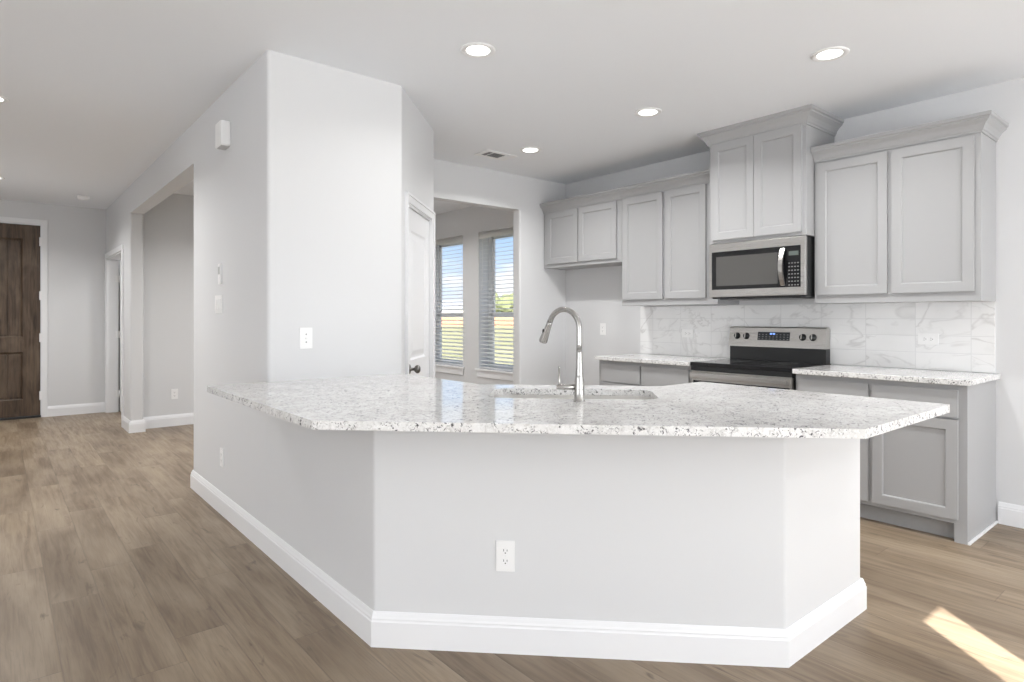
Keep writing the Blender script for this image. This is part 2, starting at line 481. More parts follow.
struct('floor', MB().box(XL - .2, XB + .15, YS - .15, YF + .15, -0.12, 0.0), M['floor'])
struct('ceiling', MB().box(XL - .2, XB + .15, YS - .15, YF + .15, CEIL, CEIL + 0.15), M['ceil'])

# pantry block with the recess of its angled door
RB = 0.022
C3 = (2.62, 4.10)
dn = Vector((1, -1)).normalized(); dt = Vector((1, 1)).normalized()      # outward normal / along the angled face
A0 = Vector((1.96, YP))
dL0 = A0 + dt * 0.145; dL1 = A0 + dt * 0.145 + dt * 0.70                    # door opening along the face
HO = 5.11
pan_top = [(XH, HO), (XH, YP), (1.96, YP), C3, (2.62, HO)]
pan_hi = rounded(pan_top, {0: RB, 1: RB, 2: RB, 3: RB}); pan_top = rounded(pan_top, {1: RB, 2: RB, 3: RB})
rec = 0.05
q = [(XH, HO), (XH, YP), (1.96, YP), tuple(dL0), tuple(dL0 - dn * rec), tuple(dL1 - dn * rec), tuple(dL1), C3, (2.62, HO)]
pan_lo = rounded(q, {0: RB, 1: RB, 2: RB, 7: RB})
DH = 2.035
pw = MB().prism(pan_lo, 0, DH).prism(pan_hi, DH, 2.438).prism(pan_top, 2.438, CEIL)
struct('wall_pantry', pw, M['wall'])

# hall wall beyond the wide opening
HT = 0.13
D1, D2 = 8.475, 9.855       # side door opening
w = MB()
w.prism(rounded([(XH, 7.964), (XH + HT, 7.964), (XH + HT, D1), (XH, D1)], {0: RB, 1: RB}), 0, 2.07)
w.box(XH, XH + HT, D2, YF, 0, 2.07)
w.prism(rounded([(XH, 7.964), (XH + HT, 7.964), (XH + HT, YF), (XH, YF)], {0: RB, 1: RB}), 2.07, 2.438)
w.box(XH, XH + HT, HO, YF, 2.438, CEIL)
struct('wall_hall', w, M['wall'])

# far wall of the nook, seen through the hall opening
struct('wall_nook_far', MB().box(XH + HT, XB, 8.16, 8.28, 0, CEIL), M['wall'])
# room behind the hall side door
struct('wall_side_room', MB().box(3.4, 3.52, 8.28, YF, 0, CEIL), M['wall'])
# wall between kitchen and nook with its wide opening
XO = 4.138
w = MB()
w.prism(rounded([(XO, YN), (XB, YN), (XB, YN + .12), (XO, YN + .12)], {0: RB, 3: RB}), 0, 2.39)
w.box(2.60, XB, YN, YN + .12, 2.39, CEIL)
struct('wall_nook', w, M['wall'])

# back wall with the two nook windows
WZ0, WZ1 = 0.60, 2.385
WIN = [(5.53, 6.44), (6.79, 7.70)]
w = MB()
ys = [YS - .15, WIN[0][0], WIN[0][1], WIN[1][0], WIN[1][1], YF + .15]
for i in range(5):
    if i in (1, 3):
        w.box(XB, XB + .24, ys[i], ys[i + 1], 0, WZ0); w.box(XB, XB + .24, ys[i], ys[i + 1], WZ1, CEIL)
    else:
        w.box(XB, XB + .24, ys[i], ys[i + 1], 0, CEIL)
struct('wall_kitchen', w, M['wall'])

# entry wall with front door opening
EX0, EX1, EZ = -0.50, 0.437, 2.468
w = MB(); w.box(-1.3, EX0, YF, YF + .15, 0, EZ); w.box(EX1, XB, YF, YF + .15, 0, EZ); w.box(-1.3, XB, YF, YF + .15, EZ, CEIL)
struct('wall_entry', w, M['wall'])
struct('wall_hall_left', MB().box(-1.27, -1.15, 4.0, YF, 0, CEIL), M['wall'])
struct('wall_living_far', MB().box(XL, -1.15, 4.0, 4.12, 0, CEIL), M['wall'])
# living room left wall (an added fill lamp stands at its window opening)
w = MB(); w.box(XL - .15, XL, YS, -1.2, 0, CEIL); w.box(XL - .15, XL, 2.4, 4.12, 0, CEIL)
w.box(XL - .15, XL, -1.2, 2.4, 0, .35); w.box(XL - .15, XL, -1.2, 2.4, 2.45, CEIL)
struct('wall_living_left', w, M['wall'])
w = MB(); w.box(XL - .15, -3.2, YS - .15, YS, 0, CEIL); w.box(-.6, .55, YS - .15, YS, 0, CEIL - .0); w.box(4.55, XB, YS - .15, YS, 0, CEIL)
SUNHEAD = 2.40
w = MB()
w.box(XL - .15, -3.2, YS - .15, YS, 0, CEIL); w.box(4.55, XB, YS - .15, YS, 0, CEIL)
w.box(-.25, .6, YS - .15, YS, 0, CEIL)
w.box(-3.2, -.25, YS - .15, YS, SUNHEAD, CEIL); w.box(.6, 4.55, YS - .15, YS, SUNHEAD, CEIL)
w.box(-3.2, -.25, YS - .15, YS, 0, .06); w.box(.6, 4.55, YS - .15, YS, 0, .06)
struct('wall_living_back', w, M['wall'])

# living room windows (behind and beside the camera)
def big_window(name, p0, p1, z0, z1, n):
    o = sempty(name, (p0[0], p0[1], 0))
    a = Vector(p0); b = Vector(p1); d = (b - a).normalized(); L = (b - a).length; nrm = Vector((-d.y, d.x)) * .03
    f = MB()
    def bar(s0, s1, za, zb):
        c0 = a + d * s0; c1 = a + d * s1
        f.prism([tuple(c0 - nrm), tuple(c1 - nrm), tuple(c1 + nrm), tuple(c0 + nrm)], za, zb)
    bar(0, L, z0, z0 + .06); bar(0, L, z1 - .06, z1)
    for i in range(n + 1):
        s0 = (L - .06) * i / n
        bar(s0, s0 + .06, z0, z1)
    build('window_frame', f, M['vinyl'], o)
    g_ = MB(); c0 = a + d * .03; c1 = a + d * (L - .03); t = nrm * .08
    g_.prism([tuple(c0 - t), tuple(c1 - t), tuple(c1 + t), tuple(c0 + t)], z0 + .03, z1 - .03)
    build('window_glass', g_, M['glass'], o)
big_window('window_3', (.6, YS - .08), (4.55, YS - .08), .06, SUNHEAD, 4)
big_window('window_4', (-3.2, YS - .08), (-.25, YS - .08), .06, SUNHEAD, 3)
big_window('window_5', (XL - .08, -1.2), (XL - .08, 2.4), .35, 2.45, 4)

# added unseen roofs outside block the sun except through a gap between them
def slot_x(y, side):      # plan lines of the sun sheet that lands on the floor at x 2.95..3.13, y .85
    base = 2.965 if side == 0 else 3.180
    return base + (y - .845) * SUN_H.x / SUN_H.y
y0, y1 = YS - .15, -9.5
pr = MB()
pr.prism([(slot_x(y0, 0), y0), (slot_x(y1, 0), y1), (-12, y1), (-12, 5.5), (XL - .2, 5.5), (XL - .2, y0)], 2.95, 3.1)
struct('sun_block_roof', pr, M['trim'])
pr = MB(); pr.prism([(slot_x(y0, 1), y0), (9, y0), (9, y1), (slot_x(y1, 1), y1)], 2.95, 3.1)
struct('sun_block_roof', pr, M['trim'])
struct('patio_slab', MB().box(-12, 9, y1, YS - .15, -.12, -.02), M['concrete'])

# island half wall
isl = [(XH, YP + .01), (XH, 2.205), (2.233, 1.105), (2.925, 1.105), (2.925, 1.22), (2.307, 1.22), (XH + .12, 2.267), (XH + .12, YP + .01)]
struct('wall_island', MB().prism(rounded(isl, {1: RB, 2: RB, 3: RB}), 0, .899), M['wall'])

# ------------------------------------------------------------------ baseboards
BH = 0.135
BB = [(-0.004, 0), (.015, 0), (.015, .098), (.0125, .102), (.0115, .107), (.0125, .110), (.009, .118), (.006, .128), (.003, BH), (-0.004, BH)]
def bb(name, *paths):
    m_ = MB()
    for p in paths: m_.sweep(BB, p)
    return struct(name, m_, M['trim'])
# path direction: the room lies on the right-hand side of travel
bb('baseboard_island',
   [(2.62, HO), (XH, HO), (XH, 2.205), (2.233, 1.105), (2.925, 1.105), (2.925, 1.215)])
bb('baseboard_hall', [(XH, D1 - .062), (XH, 7.964), (XH + HT, 7.964), (XH + HT, 8.16), (XB, 8.16), (XB, YN + .12), (XO, YN + .12), (XO, YN), (XB, YN), (XB, 3.80)])
bb('baseboard_entry', [(EX1 + .062, YF), (XH, YF), (XH, D2 + .058)])
bb('baseboard_right', [(XB, 1.018), (XB, YS), (4.55, YS)])
bb('baseboard_left', [(XL, YS), (XL, 4.0), (-1.15, 4.0), (-1.15, YF), (EX0 - .062, YF)])
bb('baseboard_pantry', [(1.96, YP), tuple(Vector((1.96, YP)) + dt * .082)], [tuple(Vector((1.96, YP)) + dt * .91), C3, (2.62, HO)])

# ------------------------------------------------------------------ casings
CW = 0.062
# side door casing in the hall (trim_1)
w = MB()
w.box(XH - .018, XH + .002, D1 - CW, D1, 0, 2.07 + CW, .004); w.box(XH - .018, XH + .002, D2, D2 + CW, 0, 2.07 + CW, .004)
w.box(XH - .018, XH + .002, D1, D2, 2.07, 2.07 + CW, .004)
w.box(XH, XH + HT, D1 - .001, D1 + .018, 0, 2.07); w.box(XH, XH + HT, D2 - .018, D2 + .001, 0, 2.07); w.box(XH, XH + HT, D1, D2, 2.052, 2.071)
struct('trim_1', w, M['trim'])
# side door, opened into the room (door_3)
d = sempty('door_3', (XH + HT, D2, 0))
w = MB(); w.panelled((XH + HT + .012, D2 - .060, .012), (1, 0, 0), (0, 0, 1), (0, -1, 0), .66, 2.035, .035,
    [(.11, .55, .22, .95), (.11, .55, 1.12, 1.92)], [(.012, -.008), (.03, -.008), (.05, -.002)])
build('door_leaf', w, M['trim'], d)
for zz in (.25, 1.05, 1.80):
    h_ = MB(); h_.box(XH + HT - .035, XH + HT + .012, D2 - .028, D2 - .0175, zz - .045, zz + .045, .002)
    h_.tube([(XH + HT + .006, D2 - .05, zz - .05), (XH + HT + .006, D2 - .05, zz + .05)], .007, 10)
    build('door_hinge', h_, M['plate'], d)

# front door (door_1)
w = MB()
w.box(EX0 - CW, EX0, YF - .018, YF + .002, 0, EZ + CW, .004); w.box(EX1, EX1 + CW, YF - .018, YF + .002, 0, EZ + CW, .004); w.box(EX0, EX1, YF - .018, YF + .002, EZ, EZ + CW, .004)
w.box(EX0 - .001, EX0 + .012, YF, YF + .15, 0, EZ); w.box(EX1 - .006, EX1 + .001, YF, YF + .15, 0, EZ); w.box(EX0, EX1, YF, YF + .15, EZ - .006, EZ + .001)
struct('trim_2', w, M['trim'])
d = sempty('door_1', (EX0, YF, 0))
DW = EX1 - EX0 - .02
w = MB()
w.panelled((EX0 + .010, YF + .062, .028), (1, 0, 0), (0, 0, 1), (0, -1, 0), DW, EZ - .04, .045,
    [(.175, DW - .175, .21, .815), (.175, DW - .175, 1.0, 2.25)], [(.006, -.004), (.016, -.016), (.020, -.018)])
build('door_leaf', w, M['oak'], d)
for (za, zb) in ((.262, .82), (1.052, 2.255)):
    np_ = 4; pwid = (DW - .39) / np_
    for k in range(np_):
        x0 = EX0 + .01 + .195 + pwid * k
        pl_ = MB(); pl_.box(x0 + .007, x0 + pwid - .007, YF + .022, YF + .0365, za + .012, zb - .012, .005)
        build('panel_board', pl_, M['oak'], d)
for zz in (.28, 1.02, 1.56, 2.25):
    h_ = MB(); h_.box(EX1 - .022, EX1 + .004, YF - .012, YF + .014, zz - .055, zz + .055, .003)
    build('door_hinge', h_, M['plate'], d)
h_ = MB(); h_.box(EX0 + .005, EX1 - .005, YF - .01, YF + .14, 0.0, .026, .004)
build('threshold', h_, M['black'], d)
h_ = MB(); h_.lathe([(.03, 0), (.03, .008), (.012, .012), (.012, .035), (.028, .045), (.03, .06), (.018, .072), (0, .074)], (EX0 + .075, YF + .017, 1.0), (0, -1, 0), 20)
build('door_knob', h_, M['bronze'], d)

# pantry door (door_2) in the angled wall
FR = lambda s_, n_, z_: (A0.x + dt.x * s_ + dn.x * n_, A0.y + dt.y * s_ + dn.y * n_, z_)
def fbox(mb, s0, s1, n0, n1, z0, z1, bev=.003):
    t = MB(); t.box(s0, s1, n0, n1, z0, z1, bev)
    mtx = Matrix(((dt.x, dn.x, 0, A0.x), (dt.y, dn.y, 0, A0.y), (0, 0, 1, 0), (0, 0, 0, 1)))
    bmesh.ops.transform(t.bm, matrix=mtx, verts=t.bm.verts[:])
    me = bpy.data.meshes.new('tmp'); t.bm.to_mesh(me); t.bm.free(); mb.bm.from_mesh(me); bpy.data.meshes.remove(me)
    return mb
S0, S1 = .145, .845
w = MB()
fbox(w, S0 - .06, S0, -.002, .012, 0, DH + .06); fbox(w, S0 - .06, S0 - .045, .0, .02, 0, DH + .06)
fbox(w, S1, S1 + .06, -.002, .012, 0, DH + .06); fbox(w, S1 + .045, S1 + .06, .0, .02, 0, DH + .06)
fbox(w, S0, S1, -.002, .012, DH, DH + .06); fbox(w, S0 - .06, S1 + .06, .0, .02, DH + .045, DH + .06)
fbox(w, S0 - .001, S0 + .016, -.05, .0, 0, DH, 0); fbox(w, S1 - .016, S1 + .001, -.05, .0, 0, DH, 0); fbox(w, S0, S1, -.05, .0, DH - .016, DH + .001, 0)
struct('trim_3', w, M['trim'])
d = sempty('door_2', FR(S0, 0, 0))
w = MB()
wd = S1 - S0 - .04
w.panelled(FR(S0 + .02, -.048, .012), (dt.x, dt.y, 0), (0, 0, 1), (dn.x, dn.y, 0), wd, DH - .032, .035,
    [(.11, wd - .11, .22, .80), (.11, wd - .11, .98, 1.86)], [(.014, -.009), (.030, -.009), (.062, -.001)])
build('door_leaf', w, M['trim'], d)
kp = Vector(FR(S0 + .085, -.013, .937))
w = MB(); w.lathe([(.032, 0), (.032, .006), (.024, .010), (.011, .014), (.010, .036), (.022, .044), (.0285, .056), (.026, .068), (.015, .076), (0, .078)], kp, (dn.x, dn.y, 0), 24)
build('door_knob', w, M['bronze'], d)

# ------------------------------------------------------------------ nook windows + blinds
for i, (ya, yb) in enumerate(WIN):
    d = sempty('window_%d' % (2 - i), (XB + .1, ya, WZ0))
    f = MB(); X0, X1 = XB + .165, XB + .235
    f.box(X0, X1, ya, ya + .04, WZ0, WZ1, .003); f.box(X0, X1, yb - .04, yb, WZ0, WZ1, .003)
    f.box(X0, X1, ya, yb, WZ0, WZ0 + .04, .003); f.box(X0, X1, ya, yb, WZ1 - .04, WZ1, .003)
    build('window_frame', f, M['vinyl'], d)
    zm = 1.31
    f = MB(); a0, b0 = ya + .04, yb - .04
    for (za, zb, xo) in ((WZ0 + .04, zm + .025, 0), (zm - .02, WZ1 - .04, .025)):
        xa, xb = X0 + .005 + xo, X0 + .03 + xo
        f.box(xa, xb, a0, a0 + .038, za, zb, .002); f.box(xa, xb, b0 - .038, b0, za, zb, .002)
        f.box(xa, xb, a0, b0, za, za + .042, .002); f.box(xa, xb, a0, b0, zb - .042, zb, .002)
    build('window_sash', f, M['vinyl'], d)
    f = MB(); f.box(X0 + .016, X0 + .020, a0 + .03, b0 - .03, WZ0 + .07, zm, 0); f.box(X0 + .041, X0 + .045, a0 + .03, b0 - .03, zm, WZ1 - .07, 0)
    build('window_glass', f, M['glass'], d)
    f = MB(); f.box(XB - .035, XB + .17, ya - .04, yb + .04, WZ0 - .004, WZ0 + .018, .004)
    build('window_sill', f, M['trim'], d)
    f = MB(); f.box(XB - .016, XB, ya - .02, yb + .02, WZ0 - .09, WZ0 - .004, .003)
    build('window_apron', f, M['trim'], d)
    f = MB(); f.box(XB, XB + .165, ya - .001, ya + .004, WZ0, WZ1); f.box(XB, XB + .165, yb - .004, yb + .001, WZ0, WZ1); f.box(XB, XB + .165, ya, yb, WZ1 - .004, WZ1 + .001)
    build('window_reveal', f, M['trim'], d)
    lab = ['white slatted blind on the nook window nearer the kitchen opening, showing more sky',
           'white slatted blind on the far nook window, next to the pantry door']
    t = thing('window_blind', ['white horizontal slat blind on the right-hand nook window, beside the kitchen opening edge',
                               'white horizontal slat blind on the left-hand nook window, nearest the pantry door'][i],
              'blind', (XB + .04, (ya + yb) / 2, WZ0 + .02), 0, 'slat blinds on the nook windows')
    y0b, y1b = ya + .012, yb - .012
    f = MB(); f.box(XB + .004, XB + .016, y0b - .004, y1b + .004, WZ1 - .088, WZ1 - .006, .003); f.box(XB + .016, XB + .07, y0b, y1b, WZ1 - .05, WZ1 - .008)
    build('valance', f, M['blind'], t)
    f = MB(); pitch = .051; zc = WZ0 + .075; xc = XB + .045; sl = math.tan(R(12))
    while zc < WZ1 - .09:
        hw = .028; th = .0014
        pts = [(xc - hw, zc - hw * sl), (xc, zc + .0015), (xc + hw, zc + hw * sl)]
        a = [f.bm.verts.new((x, y0b, z + th)) for x, z in pts] + [f.bm.verts.new((x, y0b, z - th)) for x, z in reversed(pts)]
        b = [f.bm.verts.new((v.co.x, y1b, v.co.z)) for v in a]
        for k in range(6): f.bm.faces.new((a[k], a[(k + 1) % 6], b[(k + 1) % 6], b[k]))
        f.bm.faces.new(a); f.bm.faces.new(list(reversed(b)))
        zc += pitch
    o = build('blind_slats', f, M['blind'], t)
    f = MB(); f.box(xc - .027, xc + .027, y0b, y1b, WZ0 + .024, WZ0 + .044, .004)
    build('bottom_rail', f, M['blind'], t)
    f = MB()
    for yy_ in (ya + .14, yb - .14):
        for xx in (xc - .029, xc + .029): f.tube([(xx, yy_, WZ0 + .035), (xx, yy_, WZ1 - .05)], .0013, 6)
    build('ladder_cord', f, M['blind'], t)
    f = MB(); f.tube([(XB - .002, yb - .09, WZ1 - .1), (XB - .002, yb - .09, WZ1 - .75)], .004, 8)
    build('tilt_wand', f, M['blind'], t)

# ================================================================== CABINETS
SHAKER = [(.004, -.002), (.008, -.011)]
def cab_door(name, y0, y1, z0, z1, xf, parent, rail=.055, plain=False):
    """overlay door on a face at x = xf looking towards -x"""
    w = MB(); W_, H_ = abs(y1 - y0), z1 - z0
    pn = [] if plain else [(rail, W_ - rail, rail, H_ - rail)]
    w.panelled((xf, max(y0, y1), z0), (0, -1, 0), (0, 0, 1), (-1, 0, 0), W_, H_, .019, pn, SHAKER)
    bmesh.ops.remove_doubles(w.bm, verts=w.bm.verts[:], dist=1e-5)
    return build(name, w, M['cab'], parent)
CR = [(0, 0), (.010, 0), (.012, .012), (.018, .016), (.022, .030), (.034, .050), (.052, .066), (.060, .072), (.060, .082), (.070, .088), (.070, .110), (0, .110)]
def crown(parent, path, z0, sc=1.0):
    w = MB(); w.sweep([(o * sc - .002, z0 + z * sc) for o, z in CR], path)
    return build('crown_molding', w, M['cab'], parent)
def upper(label, y0, y1, z0, z1, xf, doors, crown_path, crz, crs=1.0, side=True):
    t = thing('wall_cabinet', label, 'cabinet', (XB - .002, (y0 + y1) / 2, z0), 0, 'grey wall cabinets')
    w = MB(); w.box(xf + .001, XB - .002, y0, y1, z0, z1)
    build('cabinet_body', w, M['cab'], t)
    for (a, b, c, e_) in doors: cab_door('door', a, b, c, e_, xf + .001, t)
    crown(t, crown_path, crz, crs)
    w = MB(); w.box(xf + .02, XB - .01, y0 + .02, y1 - .02, z0 - .001, z0 + .001)
    return t
XU = 4.47
upper('widest grey two-door wall cabinet, at the right end of the row right of the microwave', 1.032, 2.0, 1.383, 2.41, XU,
      [(1.064, 1.504, 1.44, 2.365), (1.529, 1.977, 1.44, 2.365)], [(XU, 2.0), (XU, 1.032), (XB, 1.032)], 2.378, .93)
XM = 4.345
upper('tall raised grey two-door wall cabinet directly above the microwave', 2.003, 2.765, 1.862, 2.66, XM,
      [(2.03, 2.382, 1.885, 2.635), (2.386, 2.738, 1.885, 2.635)], [(XB, 2.765), (XM, 2.765), (XM, 2.003), (XB, 2.003)], 2.632)
upper('grey two-door wall cabinet between the microwave and the short cabinet', 2.77, 3.765, 1.39, 2.41, XU,
      [(2.872, 3.272, 1.445, 2.375), (3.302, 3.745, 1.445, 2.375)], [(XU, 3.765), (XU, 2.77)], 2.378, .93)
upper('short grey two-door wall cabinet over the empty refrigerator space', 3.767, 4.835, 1.80, 2.41, XU,
      [(3.825, 4.310, 1.838, 2.372), (4.325, 4.775, 1.838, 2.372)], [(XU, 4.835), (XU, 3.767)], 2.378, .93)

XF = 4.20
def base_cab(label, y0, y1, splits, endside):
    t = thing('base_cabinet', label, 'cabinet', (XB - .002, (y0 + y1) / 2, 0), 0, 'grey base cabinets along the kitchen wall')
    w = MB(); w.box(XF + .001, XB - .002, y0, y1, .105, .897); w.box(XF + .075, XB - .002, y0 + .001, y1 - .001, 0, .105)
    build('cabinet_body', w, M['cab'], t)
    w = MB()
    ye = (y0 - .018, y0) if endside < 0 else (y1, y1 + .018)
    w.box(XF, XB - .002, ye[0], ye[1], 0, .897, .001)
    fy = (y0, y0 + .045) if endside < 0 else (y1 - .045, y1)
    w.box(XF, XF + .02, fy[0], fy[1], 0, .11)
    build('end_panel', w, M['cab'], t)
    w = MB(); w.box(XF - .0, XB - .002, ye[0] - .012 if endside < 0 else ye[1], ye[0] if endside < 0 else ye[1] + .012, 0, .014, .003)
    build('shoe_molding', w, M['trim'], t)
    for a, b in splits:
        cab_door('drawer', a, b, .712, .868, XF + .001, t, plain=True)
        cab_door('door', a, b, .132, .698, XF + .001, t)
    w = MB(); w.box(XF + .062, XF + .074, y0 + .045, y1 - .002, 0, .085, .002)
    build('toe_kick', w, M['cab'], t)
    return t
base_cab('grey base cabinet right of the range, with its end panel facing the room', 1.05, 2.006, [(1.075, 1.522), (1.546, 1.982)], -1)
base_cab('grey base cabinet left of the range, beside the refrigerator space', 2.83, 3.785, [(2.85, 3.312), (3.332, 3.765)], 1)

def slab(name, poly, holes, z0, z1, label):
    w = MB(); w.holed(poly, holes, z0, z1)
    o = build(name, w, M['granite'])
    o.modifiers.new('bevel', 'BEVEL').width = .003
    o.modifiers['bevel'].segments = 2; o.modifiers['bevel'].limit_method = 'ANGLE'
    return tag(o, label, 'countertop')
slab('countertop', [(4.155, 1.008), (XB, 1.008), (XB, 2.010), (4.155, 2.010)], [], .900, .932, 'short speckled white granite countertop right of the range')
slab('countertop', [(4.155, 2.826), (XB, 2.826), (XB, 3.825), (4.155, 3.825)], [], .900, .932, 'short speckled white granite countertop left of the range')

# backsplash
w = MB(); w.box(XB - .0095, XB - .0005, 1.036, 3.806, .9335, 1.384)
tag(build('tile_backsplash', w, M['tile']), 'white marble-look tile backsplash with grey veins behind the range', 'backsplash')

# island cabinet under the counter (kitchen side)
t = thing('island_cabinet', 'grey island base cabinet behind the half wall, under the large counter', 'cabinet', (1.9, 2.2, 0))
w = MB()
body = [(1.262, 3.43), (1.262, 2.272), (2.312, 1.222), (2.92, 1.222), (2.92, 1.905), (2.60, 1.905), (1.92, 2.585), (1.92, 3.43)]
w.prism(body, .1, .66)
w.prism([(1.262, 3.43), (1.262, 2.36), (1.86, 2.52), (1.86, 3.43)], 0, .1)
rim = [(1.92, 3.43), (1.92, 2.585), (2.60, 1.905), (2.92, 1.905), (2.92, 1.222)]
w.sweep([(0, .66), (.02, .66), (.02, .896), (0, .896)], rim)
build('cabinet_body', w, M['cab'], t)
w = MB()
w.sweep([(0, 0), (.02, 0), (.02, .1), (0, .1)], [(1.85, 3.39), (1.85, 2.55), (2.56, 1.84), (2.915, 1.84)])
build('toe_kick', w, M['cab'], t)
dd = Vector((1, -1, 0)).normalized(); dnn = Vector((1, 1, 0)).normalized()
for k in range(2):
    o0 = Vector((1.92, 2.585, 0)) + dd * (.06 + k * .43)
    w = MB(); w.panelled((o0.x, o0.y, .13), dd, (0, 0, 1), dnn, .41, .57, .019, [(.055, .355, .055, .515)], SHAKER)
    build('door', w, M['cab'], t)
for (ya, yb) in ((2.66, 3.35),):
    w = MB(); w.panelled((1.92, ya, .13), (0, 1, 0), (0, 0, 1), (1, 0, 0), yb - ya, .57, .019, [(.055, yb - ya - .055, .055, .515)], SHAKER)
    build('door', w, M['cab'], t)
w = MB(); w.panelled((2.63, 1.905, .13), (1, 0, 0), (0, 0, 1), (0, 1, 0), .27, .57, .019, [(.055, .215, .055, .515)], SHAKER)
build('door', w, M['cab'], t)

# island countertop with sink cut-out
CT0, CT1 = .900, .931
SC = Vector((2.0425, 2.0185)); SROT = R(-45)
hole = rrect(SC.x, SC.y, .755, .375, .085, 8, SROT)
ict = [(.827, YP + .002), (.827, 2.06), (2.108, .785), (2.965, .785), (2.965, 1.938), (2.617, 1.938), (1.95, 2.605), (1.95, YP + .002)]
ict = rounded(ict, {1: .02, 2: .01, 3: .012, 4: .02, 5: .03, 6: .06, 0: .006})
slab('island_countertop', ict, [hole], CT0, CT1, 'large angled speckled white granite island countertop with an undermount sink')

# sink
t = thing('sink', 'stainless undermount double-bowl sink set in the island countertop', 'sink', (SC.x, SC.y, .70))
def srr(cx, cy, w_, h_, r_): # in sink frame
    c, s_ = math.cos(SROT), math.sin(SROT)
    return rrect(SC.x + cx * c - cy * s_, SC.y + cx * s_ + cy * c, w_, h_, r_, 8, SROT)
w = MB()
outer = srr(0, 0, .79, .41, .1); inn = srr(0, 0, .757, .377, .086)
bw = .358; bl = [srr(-.192, 0, bw, .365, .08), srr(.192, 0, bw, .365, .08)]
# flange and upper wall
def ring(m_, A, za, B, zb):
    n_ = len(A)
    for k in range(n_):
        kk = (k + 1) % n_
        f_ = m_.face([(A[k][0], A[k][1], za), (A[kk][0], A[kk][1], za), (B[kk][0], B[kk][1], zb), (B[k][0], B[k][1], zb)])
        if f_: f_.smooth = True
ring(w, outer, .8985, inn, .8985); ring(w, inn, .8985, inn, .868)
es = []
for lp in [inn] + bl:
    vs = [w.bm.verts.new((p[0], p[1], .868)) for p in lp]
    for k in range(len(vs)): es.append(w.bm.edges.new((vs[k], vs[(k + 1) % len(vs)])))
bmesh.ops.triangle_fill(w.bm, edges=es, use_beauty=True)
build('sink_rim', w, M['sink'], t)
for sx in (-.192, .192):
    w = MB(); a = srr(sx, 0, bw, .365, .08); b = srr(sx, 0, bw - .02, .35, .07); c_ = srr(sx, 0, bw - .07, .285, .05)
    ring(w, a, .868, b, .72); ring(w, b, .72, c_, .695)
    w.face([(p[0], p[1], .695) for p in c_])
    bmesh.ops.remove_doubles(w.bm, verts=w.bm.verts[:], dist=1e-5)
    bo = build('bowl', w, M['sink'], t)
    c, s_ = math.cos(SROT), math.sin(SROT)
    w = MB(); w.lathe([(.0, 0), (.04, 0), (.045, .003), (.03, .004), (.028, .001), (0, .001)], (SC.x + sx * c, SC.y + sx * s_, .6955), (0, 0, 1), 24)
    build('drain', w, M['nickel'], bo)

# faucet
FB = Vector((1.878, 1.813, CT1)); SD = Vector((-.10, .995, 0)).normalized()
t = thing('kitchen_faucet', 'tall brushed nickel gooseneck pull-down faucet on the island counter at the sink', 'faucet', FB)
w = MB(); w.lathe([(0, 0), (.0255, 0), (.0255, .004), (.022, .008), (.0215, .05), (.0205, .085), (.0175, .1), (.0175, .104), (.0165, .106), (.0165, .11), (.0145, .15), (.0125, .205), (.0118, .215), (0, .215)], FB, seg=32)
build('faucet_body', w, M['nickel'], t)
rr = .084; top = 1.318 - rr
pts = [FB + Vector((0, 0, .205))]
pts += [Vector((FB.x, FB.y, z_)) for z_ in (1.17, 1.20, top)]
for k in range(1, 22):
    an = math.pi * k / 22 * (166 / 180.)
    pts.append(Vector((FB.x, FB.y, top)) + SD * (rr - rr * math.cos(an)) + Vector((0, 0, rr * math.sin(an))))
w = MB(); w.tube(pts, .0118, 20)
build('spout', w, M['nickel'], t)
endp = pts[-1]; dirv = (pts[-1] - pts[-2]).normalized()
w = MB(); w.lathe([(0, -.002), (.0125, 0), (.0130, .012), (.0140, .035), (.0180, .080), (.0190, .095), (.0170, .100), (0, .100)], endp, dirv, 24)
sh_ = build('spray_head', w, M['nickel'], t)
w = MB(); q0 = endp + dirv * .045 - Vector((.768, -.64, 0)) * .0155
w.lathe([(0, -.004), (.008, -.003), (.009, .003), (0, .004)], q0, (-.768, .64, .1), 14)
build('spray_button', w, M['black'], sh_)
Ld = Vector((-.768, .64, 0))
hb = FB + Vector((0, 0, .060))
w = MB(); w.lathe([(.0, 0), (.0115, 0), (.0115, .055), (.0100, .062), (.0100, .082), (.009, .085), (0, .085)], hb + Ld * .01, Ld, 20)
hd = build('handle_hub', w, M['nickel'], t)
w = MB(); b0 = hb + Ld * .083
w.tube([b0 + Vector((0, 0, -.004)), b0 + Vector((0, 0, .02)), b0 + Ld * .002 + Vector((0, 0, .088))], [.0052, .0048, .0040], 12)
build('handle_lever', w, M['nickel'], hd)

